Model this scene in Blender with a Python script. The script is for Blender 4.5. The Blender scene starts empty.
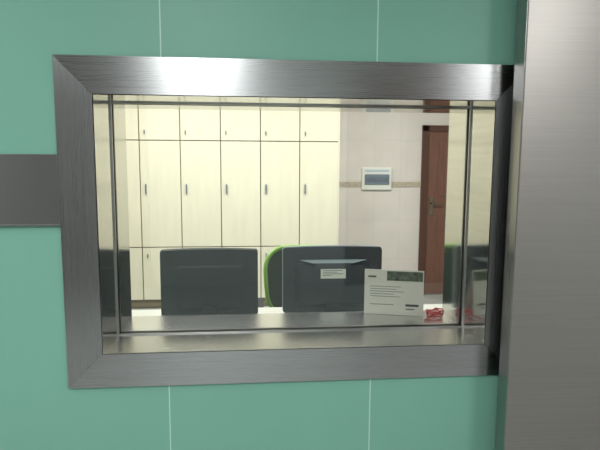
import bpy, bmesh
from math import *
from mathutils import Vector, Matrix, Euler
S=bpy.context.scene
S.view_settings.view_transform='Standard'
try: S.view_settings.look='None'
except Exception: pass
col=bpy.context.collection

# ---------------------------------------------------------------- materials
def s2l(c):
    return tuple(((v/255)/12.92 if v/255<=.04045 else ((v/255+.055)/1.055)**2.4) for v in c)+(1,)
def mat(name,rgb,rough=.5,metal=0,noise=0,nscale=8,spec=.5,stretch=(1,1,1),bump=0):
    m=bpy.data.materials.new(name);m.use_nodes=True;nt=m.node_tree;b=nt.nodes["Principled BSDF"]
    c=s2l(rgb)
    b.inputs["Base Color"].default_value=c;b.inputs["Roughness"].default_value=rough
    b.inputs["Metallic"].default_value=metal;b.inputs["Specular IOR Level"].default_value=spec
    if noise or bump:
        g=nt.nodes.new("ShaderNodeNewGeometry");mp=nt.nodes.new("ShaderNodeMapping");mp.inputs["Scale"].default_value=stretch
        n=nt.nodes.new("ShaderNodeTexNoise");n.inputs["Scale"].default_value=nscale;n.inputs["Detail"].default_value=5
        nt.links.new(g.outputs["Position"],mp.inputs[0]);nt.links.new(mp.outputs[0],n.inputs["Vector"])
        if noise:
            r=nt.nodes.new("ShaderNodeValToRGB")
            r.color_ramp.elements[0].position=.3;r.color_ramp.elements[1].position=.7
            r.color_ramp.elements[0].color=tuple(v*(1-noise) for v in c[:3])+(1,)
            r.color_ramp.elements[1].color=tuple(min(1,v*(1+noise)) for v in c[:3])+(1,)
            nt.links.new(n.outputs["Fac"],r.inputs[0]);nt.links.new(r.outputs[0],b.inputs["Base Color"])
        if bump:
            bp=nt.nodes.new("ShaderNodeBump");bp.inputs["Strength"].default_value=bump;bp.inputs["Distance"].default_value=.002
            nt.links.new(n.outputs["Fac"],bp.inputs["Height"]);nt.links.new(bp.outputs[0],b.inputs["Normal"])
    return m
def steel(name,rgb,rough,tangent,aniso,stretch,var=.12,rvar=.08):
    m=bpy.data.materials.new(name);m.use_nodes=True;nt=m.node_tree;b=nt.nodes["Principled BSDF"]
    c=s2l(rgb);b.inputs["Metallic"].default_value=1
    b.inputs["Anisotropic"].default_value=aniso
    t=nt.nodes.new("ShaderNodeCombineXYZ")
    for i in range(3): t.inputs[i].default_value=tangent[i]
    if aniso: nt.links.new(t.outputs[0],b.inputs["Tangent"])
    g=nt.nodes.new("ShaderNodeNewGeometry");mp=nt.nodes.new("ShaderNodeMapping");mp.inputs["Scale"].default_value=stretch
    n=nt.nodes.new("ShaderNodeTexNoise");n.inputs["Scale"].default_value=1;n.inputs["Detail"].default_value=4
    nt.links.new(g.outputs["Position"],mp.inputs[0]);nt.links.new(mp.outputs[0],n.inputs["Vector"])
    r=nt.nodes.new("ShaderNodeValToRGB")
    r.color_ramp.elements[0].position=.3;r.color_ramp.elements[1].position=.7
    r.color_ramp.elements[0].color=tuple(v*(1-var) for v in c[:3])+(1,)
    r.color_ramp.elements[1].color=tuple(min(1,v*(1+var)) for v in c[:3])+(1,)
    nt.links.new(n.outputs["Fac"],r.inputs[0]);nt.links.new(r.outputs[0],b.inputs["Base Color"])
    mr=nt.nodes.new("ShaderNodeMapRange");mr.inputs["To Min"].default_value=max(.02,rough-rvar);mr.inputs["To Max"].default_value=rough+rvar
    nt.links.new(n.outputs["Fac"],mr.inputs["Value"]);nt.links.new(mr.outputs[0],b.inputs["Roughness"])
    return m
def emis(name,rgb,st):
    m=bpy.data.materials.new(name);m.use_nodes=True;b=m.node_tree.nodes["Principled BSDF"]
    b.inputs["Base Color"].default_value=(.8,.8,.8,1);b.inputs["Emission Color"].default_value=rgb+(1,);b.inputs["Emission Strength"].default_value=st
    return m
def gridmat(name,rgb,line,px,ox,pz,oz,w,rough,noise,nscale,axis=0,spec=.5):
    """flat cladding with thin joints every px (horizontal axis) and pz (vertical)"""
    m=mat(name,rgb,rough,noise=noise,nscale=nscale,spec=spec);nt=m.node_tree;b=nt.nodes["Principled BSDF"]
    g=nt.nodes.new("ShaderNodeNewGeometry");sp=nt.nodes.new("ShaderNodeSeparateXYZ");nt.links.new(g.outputs["Position"],sp.inputs[0])
    def M(op,a,bv):
        k=nt.nodes.new("ShaderNodeMath");k.operation=op
        for i,v in enumerate((a,bv)):
            if v is None: continue
            if isinstance(v,(int,float)): k.inputs[i].default_value=v
            else: nt.links.new(v,k.inputs[i])
        return k.outputs[0]
    def ln(o,p,off):
        d=M('FLOORED_MODULO',M('ADD',M('SUBTRACT',o,off),w/2),p)
        return M('LESS_THAN',d,w)
    f=None
    if px: f=ln(sp.outputs[axis],px,ox)
    if pz:
        h=ln(sp.outputs[2] if axis!=2 else sp.outputs[1],pz,oz);f=h if f is None else M('MAXIMUM',f,h)
    mx=nt.nodes.new("ShaderNodeMix");mx.data_type='RGBA'
    nt.links.new(f,mx.inputs[0])
    src=b.inputs["Base Color"].links[0].from_socket if b.inputs["Base Color"].links else None
    if src: nt.links.new(src,mx.inputs[6])
    else: mx.inputs[6].default_value=s2l(rgb)
    mx.inputs[7].default_value=s2l(line)
    nt.links.new(mx.outputs[2],b.inputs["Base Color"])
    return m

GREEN=gridmat("green_wall_panel",(123,174,157),(184,217,205),.71,-.295,0,0,.004,.42,.04,1.5,spec=.3)
GREEN2=mat("pale_wall_paint",(196,200,198),.5,noise=.04,nscale=2)
STH=steel("brushed_steel_horizontal",(176,176,178),.28,(0,0,1),.78,(1.2,3,500),.06,.04)
STV=steel("brushed_steel_vertical",(160,160,161),.28,(1,0,0),.75,(500,3,1.2),.06,.04)
STB=steel("brushed_steel_band",(138,138,138),.36,(0,0,1),.6,(1.2,3,500),.05,.04)
STD=steel("brushed_steel_door",(166,161,157),.38,(0,0,1),.5,(2,3,350),.05,.04)
STE=steel("satin_steel_edge",(168,166,164),.3,(0,0,1),.3,(60,60,3),.05)
STR=steel("polished_steel_reveal",(196,194,190),.10,(0,1,0),.0,(2,2,80),.05,.03)
STS=steel("brushed_steel_sill",(216,216,217),.25,(1,0,0),.5,(3,400,3),.04,.04)
RUB=mat("black_gasket",(28,28,28),.6,noise=.1)
ALU=mat("aluminium_channel",(165,165,162),.3,1,noise=.05)
CAB=mat("cream_laminate",(232,226,206),.45,noise=.035,nscale=3,stretch=(6,6,.8),spec=.35)
CABD=mat("cabinet_gap",(120,108,84),.7,noise=.05)
BLK=mat("black_plastic",(34,41,50),.45,noise=.15,nscale=60,bump=.2)
BLKB=mat("blue_black_plastic",(44,52,64),.45,noise=.1,nscale=60,bump=.2)
BLK2=mat("dark_grey_plastic",(60,66,76),.4,noise=.05)
GRY=mat("silver_plastic",(185,195,208),.35,noise=.05)
WHT=mat("white_plastic",(228,228,224),.4,noise=.02)
PAP=mat("white_paper",(228,228,222),.6,noise=.02)
INK=mat("grey_ink",(110,112,112),.7,noise=.05)
INKD=mat("dark_ink",(50,52,52),.7,noise=.05)
PHO=mat("printed_photo",(95,110,98),.6,noise=.6,nscale=60)
RED=mat("red_cord",(200,50,50),.5,noise=.1)
LIME=mat("lime_plastic",(140,182,78),.4,noise=.05)
MESH=mat("chair_mesh",(52,66,56),.8,noise=.3,nscale=200)
FAB=mat("chair_fabric",(35,37,38),.9,noise=.2,nscale=100)
DOORB=mat("brown_wood_door",(116,80,68),.4,noise=.14,nscale=5,stretch=(8,8,.7))
DOORF=mat("brown_wood_frame",(84,54,46),.4,noise=.15,nscale=5,stretch=(8,8,.7))
BRS=mat("metal_handle",(150,145,135),.25,1,noise=.03)
TILE=gridmat("marble_wall_tile",(224,215,212),(204,196,191),.30,1.06,.45,1.33,.003,.25,.05,4)
TILEX=gridmat("marble_wall_tile_side",(220,211,206),(198,190,184),.30,.06,.45,1.33,.003,.25,.05,4,axis=1)
BORD=mat("tile_border",(186,173,158),.3,noise=.25,nscale=45)
CEILM=mat("ceiling_white",(222,222,218),.7,noise=.02)
FLR=mat("grey_vinyl_floor",(165,167,165),.35,noise=.06,nscale=6)
DESK=mat("pale_laminate",(215,214,208),.4,noise=.02)
BRK=mat("breaker_grey",(105,112,124),.35,noise=.05)
BRKC=mat("smoked_cover",(120,130,145),.2,noise=.03)

def glassmat():
    m=bpy.data.materials.new("lead_glass");m.use_nodes=True;nt=m.node_tree;nt.nodes.clear()
    o=nt.nodes.new("ShaderNodeOutputMaterial");mx=nt.nodes.new("ShaderNodeMixShader")
    t=nt.nodes.new("ShaderNodeBsdfTransparent");t.inputs[0].default_value=(.955,.965,.94,1)
    g=nt.nodes.new("ShaderNodeBsdfGlossy");g.inputs["Roughness"].default_value=.02
    f=nt.nodes.new("ShaderNodeFresnel");f.inputs[0].default_value=1.6
    nt.links.new(f.outputs[0],mx.inputs[0]);nt.links.new(t.outputs[0],mx.inputs[1]);nt.links.new(g.outputs[0],mx.inputs[2]);nt.links.new(mx.outputs[0],o.inputs[0])
    return m
GLS=glassmat()

# ---------------------------------------------------------------- helpers
def empty(name,loc):
    e=bpy.data.objects.new(name,None);e.location=loc;e.empty_display_size=.1;col.objects.link(e);return e
def obj(name,me,mats,parent=None,smooth=False):
    o=bpy.data.objects.new(name,me);col.objects.link(o)
    for m in (mats if isinstance(mats,(list,tuple)) else [mats]): me.materials.append(m)
    if smooth:
        for p in me.polygons: p.use_smooth=True
    if parent:
        o.parent=parent;o.location=-Vector(parent.location)
    return o
def addbox(bm,lo,hi,mi=0,bev=0):
    v=[bm.verts.new((x,y,z)) for x in (lo[0],hi[0]) for y in (lo[1],hi[1]) for z in (lo[2],hi[2])]
    fs=[]
    for q in ((0,1,3,2),(4,6,7,5),(0,4,5,1),(2,3,7,6),(0,2,6,4),(1,5,7,3)):
        f=bm.faces.new([v[i] for i in q]);f.material_index=mi;fs.append(f)
    if bev:
        es=list({e for f in fs for e in f.edges})
        r=bmesh.ops.bevel(bm,geom=es,offset=bev,segments=2,affect='EDGES',profile=.6)
        for f in r["faces"]: f.material_index=mi
def fin(bm,name,mats,parent=None,smooth=False):
    bmesh.ops.recalc_face_normals(bm,faces=bm.faces)
    me=bpy.data.meshes.new(name);bm.to_mesh(me);bm.free()
    return obj(name,me,mats,parent,smooth)
def box(name,lo,hi,m,bev=0,parent=None):
    bm=bmesh.new();addbox(bm,lo,hi,0,bev);return fin(bm,name,m,parent)
def boxes(name,L,m,bev=0,parent=None):
    bm=bmesh.new()
    for b in L: addbox(bm,b[0],b[1],b[2] if len(b)>2 else 0,bev)
    return fin(bm,name,m,parent)
def prism(bm,pts,y0,y1,mi=0):
    """polygon in xz extruded along y"""
    a=[bm.verts.new((x,y0,z)) for x,z in pts];b=[bm.verts.new((x,y1,z)) for x,z in pts]
    n=len(pts)
    for f in [bm.faces.new(a),bm.faces.new(b[::-1])]+[bm.faces.new((a[i],a[(i+1)%n],b[(i+1)%n],b[i])) for i in range(n)]: f.material_index=mi
def rrect(cx,cz,w,h,r,n=6,bulge=0):
    P=[]
    for sx,sz,a0 in ((1,1,0),(-1,1,90),(-1,-1,180),(1,-1,270)):
        for i in range(n+1):
            a=radians(a0+90*i/n);P.append((cx+sx*(w/2-r)+r*cos(a),cz+sz*(h/2-r)+r*sin(a)))
    if bulge:
        Q=[]
        for i,p in enumerate(P):
            Q.append(p)
            if i==n:
                for k in range(1,10):
                    t=k/10;q0,q1=P[n],P[n+1];x=q0[0]+(q1[0]-q0[0])*t
                    Q.append((x,q0[1]+bulge*4*t*(1-t)))
        P=Q
    return P
def cyl(bm,p0,p1,r0,r1=None,n=20,mi=0):
    r1=r0 if r1 is None else r1
    p0,p1=Vector(p0),Vector(p1);d=(p1-p0).normalized();a=d.orthogonal().normalized();b=d.cross(a)
    A=[bm.verts.new(p0+(a*cos(2*pi*i/n)+b*sin(2*pi*i/n))*r0) for i in range(n)]
    B=[bm.verts.new(p1+(a*cos(2*pi*i/n)+b*sin(2*pi*i/n))*r1) for i in range(n)]
    for f in [bm.faces.new(A[::-1]),bm.faces.new(B)]+[bm.faces.new((A[i],A[(i+1)%n],B[(i+1)%n],B[i])) for i in range(n)]: f.material_index=mi
def tube(name,pts,r,m,parent=None,cyclic=False,res=4):
    cu=bpy.data.curves.new(name,'CURVE');cu.dimensions='3D';cu.bevel_depth=r;cu.bevel_resolution=3
    sp=cu.splines.new('NURBS');sp.points.add(len(pts)-1);sp.use_cyclic_u=cyclic;sp.order_u=3;sp.resolution_u=res
    sp.use_endpoint_u=True
    for i,p in enumerate(pts): sp.points[i].co=(*p,1)
    tmp=bpy.data.objects.new("tmp",cu);col.objects.link(tmp)
    bpy.context.view_layer.update()
    me=bpy.data.meshes.new_from_object(tmp.evaluated_get(bpy.context.evaluated_depsgraph_get()))
    bpy.data.objects.remove(tmp)
    me.materials.clear()
    return obj(name,me,m,parent,True)

# ---------------------------------------------------------------- dimensions
XL,XIL,XIR,XR=-.629,-.509,.827,.947
ZT,ZTI,ZBI,ZB=1.842,1.720,.862,.742
WY=.012      # wall face
T=.42        # wall thickness (rear face y)
RX0,RX1=-3.2,3.2
H=2.8
YB=4.05
YF=-4.2
e=.003
# ---------------------------------------------------------------- shell
boxes("wall_window",[((RX0,WY,0),(XIL-e,T,H)),((XIR+e,WY,0),(RX1,T,H)),((XIL-e,WY,0),(XIR+e,T,ZBI-e)),((XIL-e,WY,ZTI+e),(XIR+e,T,H))],GREEN)
box("wall_back",(RX0,YB,0),(RX1,YB+.12,H),TILE)
box("wall_left",(RX0-.12,T,0),(RX0,YB+.12,H),TILEX)
box("wall_right",(RX1,T,0),(RX1+.12,YB+.12,H),TILEX)
box("wall_exam_left",(RX0-.12,YF,0),(RX0,T,H),GREEN2)
box("wall_exam_right",(RX1,YF,0),(RX1+.12,T,H),GREEN2)
box("wall_exam_back",(RX0-.12,YF-.12,0),(RX1+.12,YF,H),GREEN2)
# unseen dark doors, added so the steel mirrors dark streaks
for nm,(a,b) in (("added_streak_door_1",(-2.6,-1.3)),("added_streak_door_2",(1.2,2.6))):
    P=empty(nm,((a+b)/2,YF,0))
    boxes("door_frame",[((a-.06,YF-.01,0),(a,YF+.04,2.5)),((b,YF-.01,0),(b+.06,YF+.04,2.5)),((a-.06,YF-.01,2.5),(b+.06,YF+.04,2.56))],BLK2,.003,P)
    boxes("added_door_leaves",[((a,YF-.01,.01),((a+b)/2-.003,YF+.025,2.5)),(((a+b)/2+.003,YF-.01,.01),(b,YF+.025,2.5))],DOORF,.003,P)
box("floor",(RX0-.12,YF-.12,-.1),(RX1+.12,YB+.12,0),FLR)
box("ceiling",(RX0-.12,YF-.12,H),(RX1+.12,YB+.12,H+.1),CEILM)
box("trim_1",(RX0+.01,YB-.006,1.255),(RX1-.01,YB+.002,1.315),BORD)
# stainless guard band on wall; paler bottom strip paints in its edge highlight
boxes("trim_2",[((RX0,0,1.303),(XL-.001,WY+.001,1.53)),((RX0,-.003,1.298),(XL-.001,WY+.001,1.304),1)],[STB,ALU],.0008)

# ---------------------------------------------------------------- window
W=empty("window_1",((XIL+XIR)/2,0,ZBI))
bm=bmesh.new()
g=.0006
prism(bm,[(XL,ZT),(XR,ZT),(XIR+g,ZTI+g),(XIL-g,ZTI+g)],0,WY)
prism(bm,[(XL,ZB),(XIL-g,ZBI-g),(XIR+g,ZBI-g),(XR,ZB)],0,WY)
fin(bm,"frame_face_horizontal",STH,W)
bm=bmesh.new()
prism(bm,[(XL,ZT-g*2),(XIL-g,ZTI-g),(XIL-g,ZBI+g),(XL,ZB+g*2)],0,WY)
prism(bm,[(XR,ZT-g*2),(XR,ZB+g*2),(XIR+g,ZBI+g),(XIR+g,ZTI-g)],0,WY)
fin(bm,"frame_face_vertical",STV,W)
boxes("reveal_sides",[((XIL-e,0,ZBI),(XIL,T,ZTI)),((XIR,0,ZBI),(XIR+e,T,ZTI))],STR,0,W)
box("reveal_head",(XIL-e,0.0,ZTI),(XIR+e,T,ZTI+e),STR,0,W)
box("sill",(XIL-e,0.0,ZBI-e),(XIR+e,T+.02,ZBI),STS,0,W)
def ring(name,y0,y1,w,m):
    boxes(name,[((XIL,y0,ZBI),(XIL+w,y1,ZTI)),((XIR-w,y0,ZBI),(XIR,y1,ZTI)),((XIL+w,y0,ZTI-w),(XIR-w,y1,ZTI)),((XIL+w,y0,ZBI),(XIR-w,y1,ZBI+w))],m,0,W)
ring("glazing_bead",.192,.200,.005,ALU)
ring("gasket",.200,.222,.003,RUB)
ring("glazing_bead_rear",.222,.230,.005,ALU)
box("glass_pane",(XIL+.003,.207,ZBI+.003),(XIR-.003,.215,ZTI-.003),GLS,0,W)

# ---------------------------------------------------------------- sliding steel door in front of the wall
D=empty("door_1",(.868,-.05,0))
dx=.866
box("door_leaf",(dx,-.115,.02),(dx+1.3,-.045,2.35),STD,.003,D)
boxes("door_edge_profile",[((dx-.002,-.112,.03),(dx+.002,-.049,2.34))],STE,.0006,D)
box("door_track",(-.9,-.14,2.38),(2.3,.012,2.5),STH,.004,D)
boxes("door_hangers",[((dx+.2,-.1,2.33),(dx+.3,-.06,2.40)),((dx+1.0,-.1,2.33),(dx+1.1,-.06,2.40))],STV,0,D)

# ---------------------------------------------------------------- cabinets
C=empty("storage_cabinet",(-.6,3.85,0))
cw=.405;x1=.885;n=9;x0=x1-cw*n;yf=3.65
box("carcass",(x0,yf+.02,0.02),(x1,YB-.002,2.26),CABD,0,C)
L=[];K=[]
L.append(((x1-.004,yf,.02),(x1+.012,YB-.002,2.27)))
L.append(((x0-.012,yf,.02),(x0,YB-.002,2.27)))
for i in range(n):
    a=x0+i*cw+.005;b=x0+(i+1)*cw-.005
    for z0,z1 in ((.1,.645),(.655,1.735),(1.745,2.26)):
        L.append(((a,yf,z0),(b,yf+.02,z1)))
    K.append(((a+.045,yf-.02,1.20),(a+.058,yf-.012,1.30)))
    for z in (1.205,1.285): K.append(((a+.047,yf-.013,z),(a+.056,yf+.002,z+.01)))
    K.append(((a+.046,yf-.018,1.80),(a+.055,yf+.001,1.84)))
    K.append(((a+.046,yf-.018,.54),(a+.055,yf+.001,.58)))
boxes("doors",L,CAB,.002,C)
boxes("handles",K,BRK,0,C)
box("plinth",(x0,yf+.03,0),(x1,YB-.002,.03),CABD,0,C)

# ---------------------------------------------------------------- brown door in back wall
E=empty("door_2",(2.3,YB,0))
zt=1.95
boxes("door_frame",[((1.90,YB-.03,0),(1.98,YB+.01,zt)),((2.82,YB-.03,0),(2.90,YB+.01,zt)),((1.90,YB-.03,zt-.07),(2.90,YB+.01,zt))],DOORF,.004,E)
box("door_leaf",(1.98,YB-.018,.01),(2.82,YB+.01,zt-.07),DOORB,.003,E)
boxes("door_panels",[((2.1,YB-.026,1.15),(2.7,YB-.016,1.78)),((2.1,YB-.026,.2),(2.7,YB-.016,.95))],DOORB,.006,E)
bm=bmesh.new();addbox(bm,(2.005,YB-.026,.93),(2.045,YB-.016,1.13),0,.002);cyl(bm,(2.025,YB-.06,1.07),(2.025,YB-.02,1.07),.01);cyl(bm,(2.018,YB-.06,1.07),(2.15,YB-.06,1.07),.009)
fin(bm,"door_handle",BRS,E)

# ---------------------------------------------------------------- breaker box
B=empty("breaker_box",(1.385,YB,1.35))
box("cover",(1.215,YB-.03,1.225),(1.555,YB-.001,1.475),WHT,.008,B)
box("window_flap",(1.245,YB-.042,1.285),(1.525,YB-.028,1.40),BRKC,.004,B)
L=[((1.26+i*.026,YB-.046,1.315),(1.278+i*.026,YB-.04,1.365)) for i in range(10)]
boxes("breakers",L,BRK,.001,B)
boxes("cover_label",[((1.25,YB-.0315,1.425),(1.52,YB-.029,1.45))],GRY,0,B)

# ---------------------------------------------------------------- desk
K=empty("desk",(.2,.8,0))
box("desk_top",(-1.5,T+.01,.67),(1.75,1.12,.70),DESK,.003,K)
boxes("desk_legs",[((-1.48,T+.03,0),(-1.45,1.08,.67)),((.1,T+.03,0),(.13,1.08,.67)),((1.70,T+.03,0),(1.73,1.08,.67)),((-1.45,T+.05,.25),(1.70,T+.07,.66))],DESK,.002,K)

# ---------------------------------------------------------------- monitors
def monitor(x0,x1,zt,y,style):
    P=empty("computer_monitor",((x0+x1)/2,y,.70))
    w=x1-x0;h=.325;cx=(x0+x1)/2;cz=zt-h/2
    bul=.006
    SH=BLKB if style else BLK
    bm=bmesh.new();prism(bm,rrect(cx,cz,w,h,.012,bulge=bul),y,y+.028)
    bmesh.ops.bevel(bm,geom=[e_ for e_ in bm.edges if abs(e_.verts[0].co.y-e_.verts[1].co.y)<1e-5 and e_.verts[0].co.y<y+.001],offset=.004,segments=2,affect='EDGES')
    fin(bm,"shell",SH,P)
    bm=bmesh.new();prism(bm,rrect(cx,cz,w+.004,h+.004,.013,bulge=bul),y+.022,y+.034)
    fin(bm,"bezel",GRY if style else BLK2,P)
    box("screen",(x0+.015,y+.033,zt-h+.02),(x1-.015,y+.036,zt-.015),mat("screen_glass",(12,14,18),.15,noise=.02),0,P)
    # rear bulge
    bm=bmesh.new()
    bd=.014 if style else .003
    a=rrect(cx,cz-.02,w*.78,h*.72,.03);b=rrect(cx,cz-.02,w*.66,h*.6,.03)
    va=[bm.verts.new((p,y+.002,q)) for p,q in a];vb=[bm.verts.new((p,y-bd,q)) for p,q in b];nn=len(a)
    for i in range(nn): bm.faces.new((va[i],va[(i+1)%nn],vb[(i+1)%nn],vb[i]))
    bm.faces.new(vb);bm.faces.new(va[::-1])
    fin(bm,"rear_housing",SH,P,False)
    if style:
        bm=bmesh.new();prism(bm,[(cx-.15,zt-.062),(cx+.15,zt-.062),(cx+.09,zt-.078),(cx+.07,zt-.100),(cx-.07,zt-.100),(cx-.09,zt-.078)],y-.018,y-.001)
        fin(bm,"rear_grip",BLK2,P)
        bm=bmesh.new();prism(bm,[(cx-.165,zt-.058),(cx+.165,zt-.058),(cx+.10,zt-.074),(cx-.10,zt-.074)],y-.020,y-.001)
        fin(bm,"rear_grip_highlight",GRY,P)
        box("rating_label",(cx-.062,y-.0205,zt-.150),(cx+.062,y-.013,zt-.103),WHT,0,P)
        L=[((cx-.052,y-.0212,zt-.112-i*.008),(cx+(.045,.02,.05,-.01)[i],y-.0202,zt-.109-i*.008)) for i in range(4)]
        boxes("label_print",L,INK,0,P)
    box("stand_neck",(cx-.04,y-.03,.715),(cx+.04,y-.003,zt-.27),BLK,.004,P)
    bm=bmesh.new()
    R=rrect(0,0,.24,.2,.05)
    va=[bm.verts.new((cx+p,y+.0+q*.9,.701)) for p,q in R];vb=[bm.verts.new((cx+p*.95,y+q*.85,.716)) for p,q in R];nn=len(R)
    for i in range(nn): bm.faces.new((va[i],va[(i+1)%nn],vb[(i+1)%nn],vb[i]))
    bm.faces.new(vb);bm.faces.new(va[::-1])
    fin(bm,"stand_base",BLK,P)
monitor(-.447,.018,1.089,.75,0)
monitor(.143,.634,1.097,.75,1)

# ---------------------------------------------------------------- office chair
def chair(cx,cy):
    P=empty("office_chair",(cx,cy,0))
    w=.50;zb,zt_=.50,.95
    R=rrect(0,(zb+zt_)/2,w,zt_-zb,.15,n=5)
    fr=[(cx+x*(1-.12*(zt_-z)/(zt_-zb)),cy+.22-.05*(2*x/w)**2+.08*((z-zb)/(zt_-zb)),z) for x,z in R]
    tube("back_frame",fr,.014,LIME,P,True,6)
    bm=bmesh.new();c=bm.verts.new((cx,cy+.27,(zb+zt_)/2));vs=[bm.verts.new(p) for p in fr];mid=[bm.verts.new(Vector(p)*.5+Vector((cx,cy+.28,(zb+zt_)/2))*.5) for p in fr]
    nn=len(vs)
    for i in range(nn):
        bm.faces.new((vs[i],vs[(i+1)%nn],mid[(i+1)%nn],mid[i]));bm.faces.new((mid[i],mid[(i+1)%nn],c))
    fin(bm,"back_mesh",MESH,P,True)
    tube("spine",[(cx,cy+.33,.88),(cx,cy+.33,.7),(cx,cy+.30,.5),(cx,cy+.15,.42),(cx,cy,.41)],.02,LIME,P)
    bm=bmesh.new();addbox(bm,(cx-.25,cy-.25,.43),(cx+.25,cy+.22,.50),0,.03);fin(bm,"seat",FAB,P,True)
    bm=bmesh.new();cyl(bm,(cx,cy,.1),(cx,cy,.43),.025)
    for k in range(5):
        a=2*pi*k/5+.3;q=(cx+.29*cos(a),cy+.29*sin(a),.075)
        cyl(bm,(cx,cy,.12),q,.025,.016);cyl(bm,(q[0]-.02*sin(a),q[1]+.02*cos(a),.03),(q[0]+.02*sin(a),q[1]-.02*cos(a),.03),.03);cyl(bm,(q[0],q[1],.03),q,.01)
    fin(bm,"base",BLK2,P)
    for s in (-1,1):
        tube("arm_%d"%(1 if s>0 else 2),[(cx+s*.2,cy,.44),(cx+s*.29,cy,.46),(cx+s*.3,cy+.02,.60),(cx+s*.29,cy+.05,.62)],.014,BLK2,P)
        box("arm_pad_%d"%(1 if s>0 else 2),(cx+s*.29-.035,cy-.1,.62),(cx+s*.29+.035,cy+.14,.645),FAB,.01,P)
chair(.315,1.42)

# ---------------------------------------------------------------- folded card on sill
def card():
    P=empty("folded_brochure",(.595,.36,ZBI))
    a=Vector((.474,.41,ZBI+.001));b=Vector((.716,.345,ZBI+.001));u=(b-a).normalized();nrm=Vector((-u.y,u.x,0)).normalized()
    if nrm.y<0: nrm=-nrm
    up=Vector((0,0,1))*.983+nrm*.1;ww=(b-a).length;hh=.195
    def quad(bm,s0,s1,t0,t1,off,mi=0,th=.0008):
        vs=[]
        for o_ in (off,off+th):
            for s,t in ((s0,t0),(s1,t0),(s1,t1),(s0,t1)): vs.append(bm.verts.new(a+u*s*ww+up*t*hh-nrm*o_))
        for q in ((0,1,2,3),(7,6,5,4),(0,4,5,1),(1,5,6,2),(2,6,7,3),(3,7,4,0)):
            f=bm.faces.new([vs[i] for i in q]);f.material_index=mi
    bm=bmesh.new();quad(bm,0,1,0,1,0)
    fin(bm,"front_leaf",PAP,P)
    bm=bmesh.new()
    top=[a+up*hh,b+up*hh];bot=[a+nrm*.075,b+nrm*.075]
    v=[bm.verts.new(p) for p in (bot[0],bot[1],top[1],top[0])]+[bm.verts.new(p+nrm*.001) for p in (bot[0],bot[1],top[1],top[0])]
    for q in ((0,1,2,3),(7,6,5,4),(0,4,5,1),(1,5,6,2),(2,6,7,3),(3,7,4,0)): bm.faces.new([v[i] for i in q])
    fin(bm,"rear_leaf",PAP,P)
    bm=bmesh.new()
    quad(bm,.38,.98,.76,.97,.001)
    fin(bm,"printed_picture",PHO,P)
    bm=bmesh.new()
    quad(bm,.06,.2,.82,.86,.001);
    for i in range(5): quad(bm,.1,(.62,.55,.66,.5,.6)[i],.62-i*.055,.631-i*.055,.001)
    quad(bm,.1,.5,.22,.231,.001)
    fin(bm,"printed_lines",INK,P)
    bm=bmesh.new();quad(bm,.70,.92,.20,.25,.001);quad(bm,.70,.85,.13,.15,.001)
    fin(bm,"printed_heading",INKD,P)
card()
# red cord coil
pts=[]
for i in range(46):
    a=i*2*pi/14;r=.030+.004*sin(i*1.7)
    pts.append((.762+r*1.15*cos(a),.335+r*.9*sin(a),ZBI+.006+i*.0006+.003*sin(i*2.1)))
pts.append((.73,.29,ZBI+.005));pts.append((.70,.28,ZBI+.005))
tube("red_cord",pts,.003,RED)

# ---------------------------------------------------------------- lights
def lamp(name,x,y,w,d,power,color,emi):
    P=empty(name,(x,y,H))
    box("housing",(x-w/2-.02,y-d/2-.02,H-.03),(x+w/2+.02,y+d/2+.02,H-.001),WHT,.003,P)
    box("diffuser",(x-w/2,y-d/2,H-.034),(x+w/2,y+d/2,H-.029),emis("diffuser_"+name,color,emi),0,P)
    l=bpy.data.lights.new(name+"_area",'AREA');l.shape='RECTANGLE';l.size=w;l.size_y=d;l.energy=power;l.color=color
    o=bpy.data.objects.new("tube_light",l);col.objects.link(o);o.parent=P;o.location=(0,0,-.04)
lamp("added_streak_light",-.9,2.2,1.2,.3,64,(1,.982,.95),4)
lamp("added_streak_light",1.1,2.2,1.2,.3,60,(1,.982,.95),4)
lamp("added_streak_light",-.45,-2.7,.6,.3,62,(.97,1,.985),5)  # panel added out of view to lay a bright streak on the frame
lamp("added_streak_light",2.2,-2.7,.3,1.2,38,(.98,1,.985),5)  # extra unseen lamp, added to brighten the upper steel door by reflection
lamp("added_streak_light",-2.2,-1.3,.3,1.2,32,(.97,1,.985),5)
w=bpy.data.worlds.new("world");w.use_nodes=True;w.node_tree.nodes["Background"].inputs[0].default_value=(.5,.5,.5,1);w.node_tree.nodes["Background"].inputs[1].default_value=.2;S.world=w

# ---------------------------------------------------------------- camera
yaw,pitch,roll=map(radians,(5.14,6.59,.28))
f=Vector((sin(yaw)*cos(pitch),cos(yaw)*cos(pitch),-sin(pitch)))
r=Vector((cos(yaw),-sin(yaw),0));u=r.cross(f)
r2=r*cos(roll)+u*sin(roll);u2=-r*sin(roll)+u*cos(roll)
cd=bpy.data.cameras.new("camera");cd.sensor_width=36;cd.lens=36*520/600;cd.clip_start=.02
co=bpy.data.objects.new("camera",cd);col.objects.link(co)
M=Matrix((r2,u2,-f)).transposed().to_4x4();M.translation=Vector((0,-1.751,1.5));co.matrix_world=M
S.camera=co
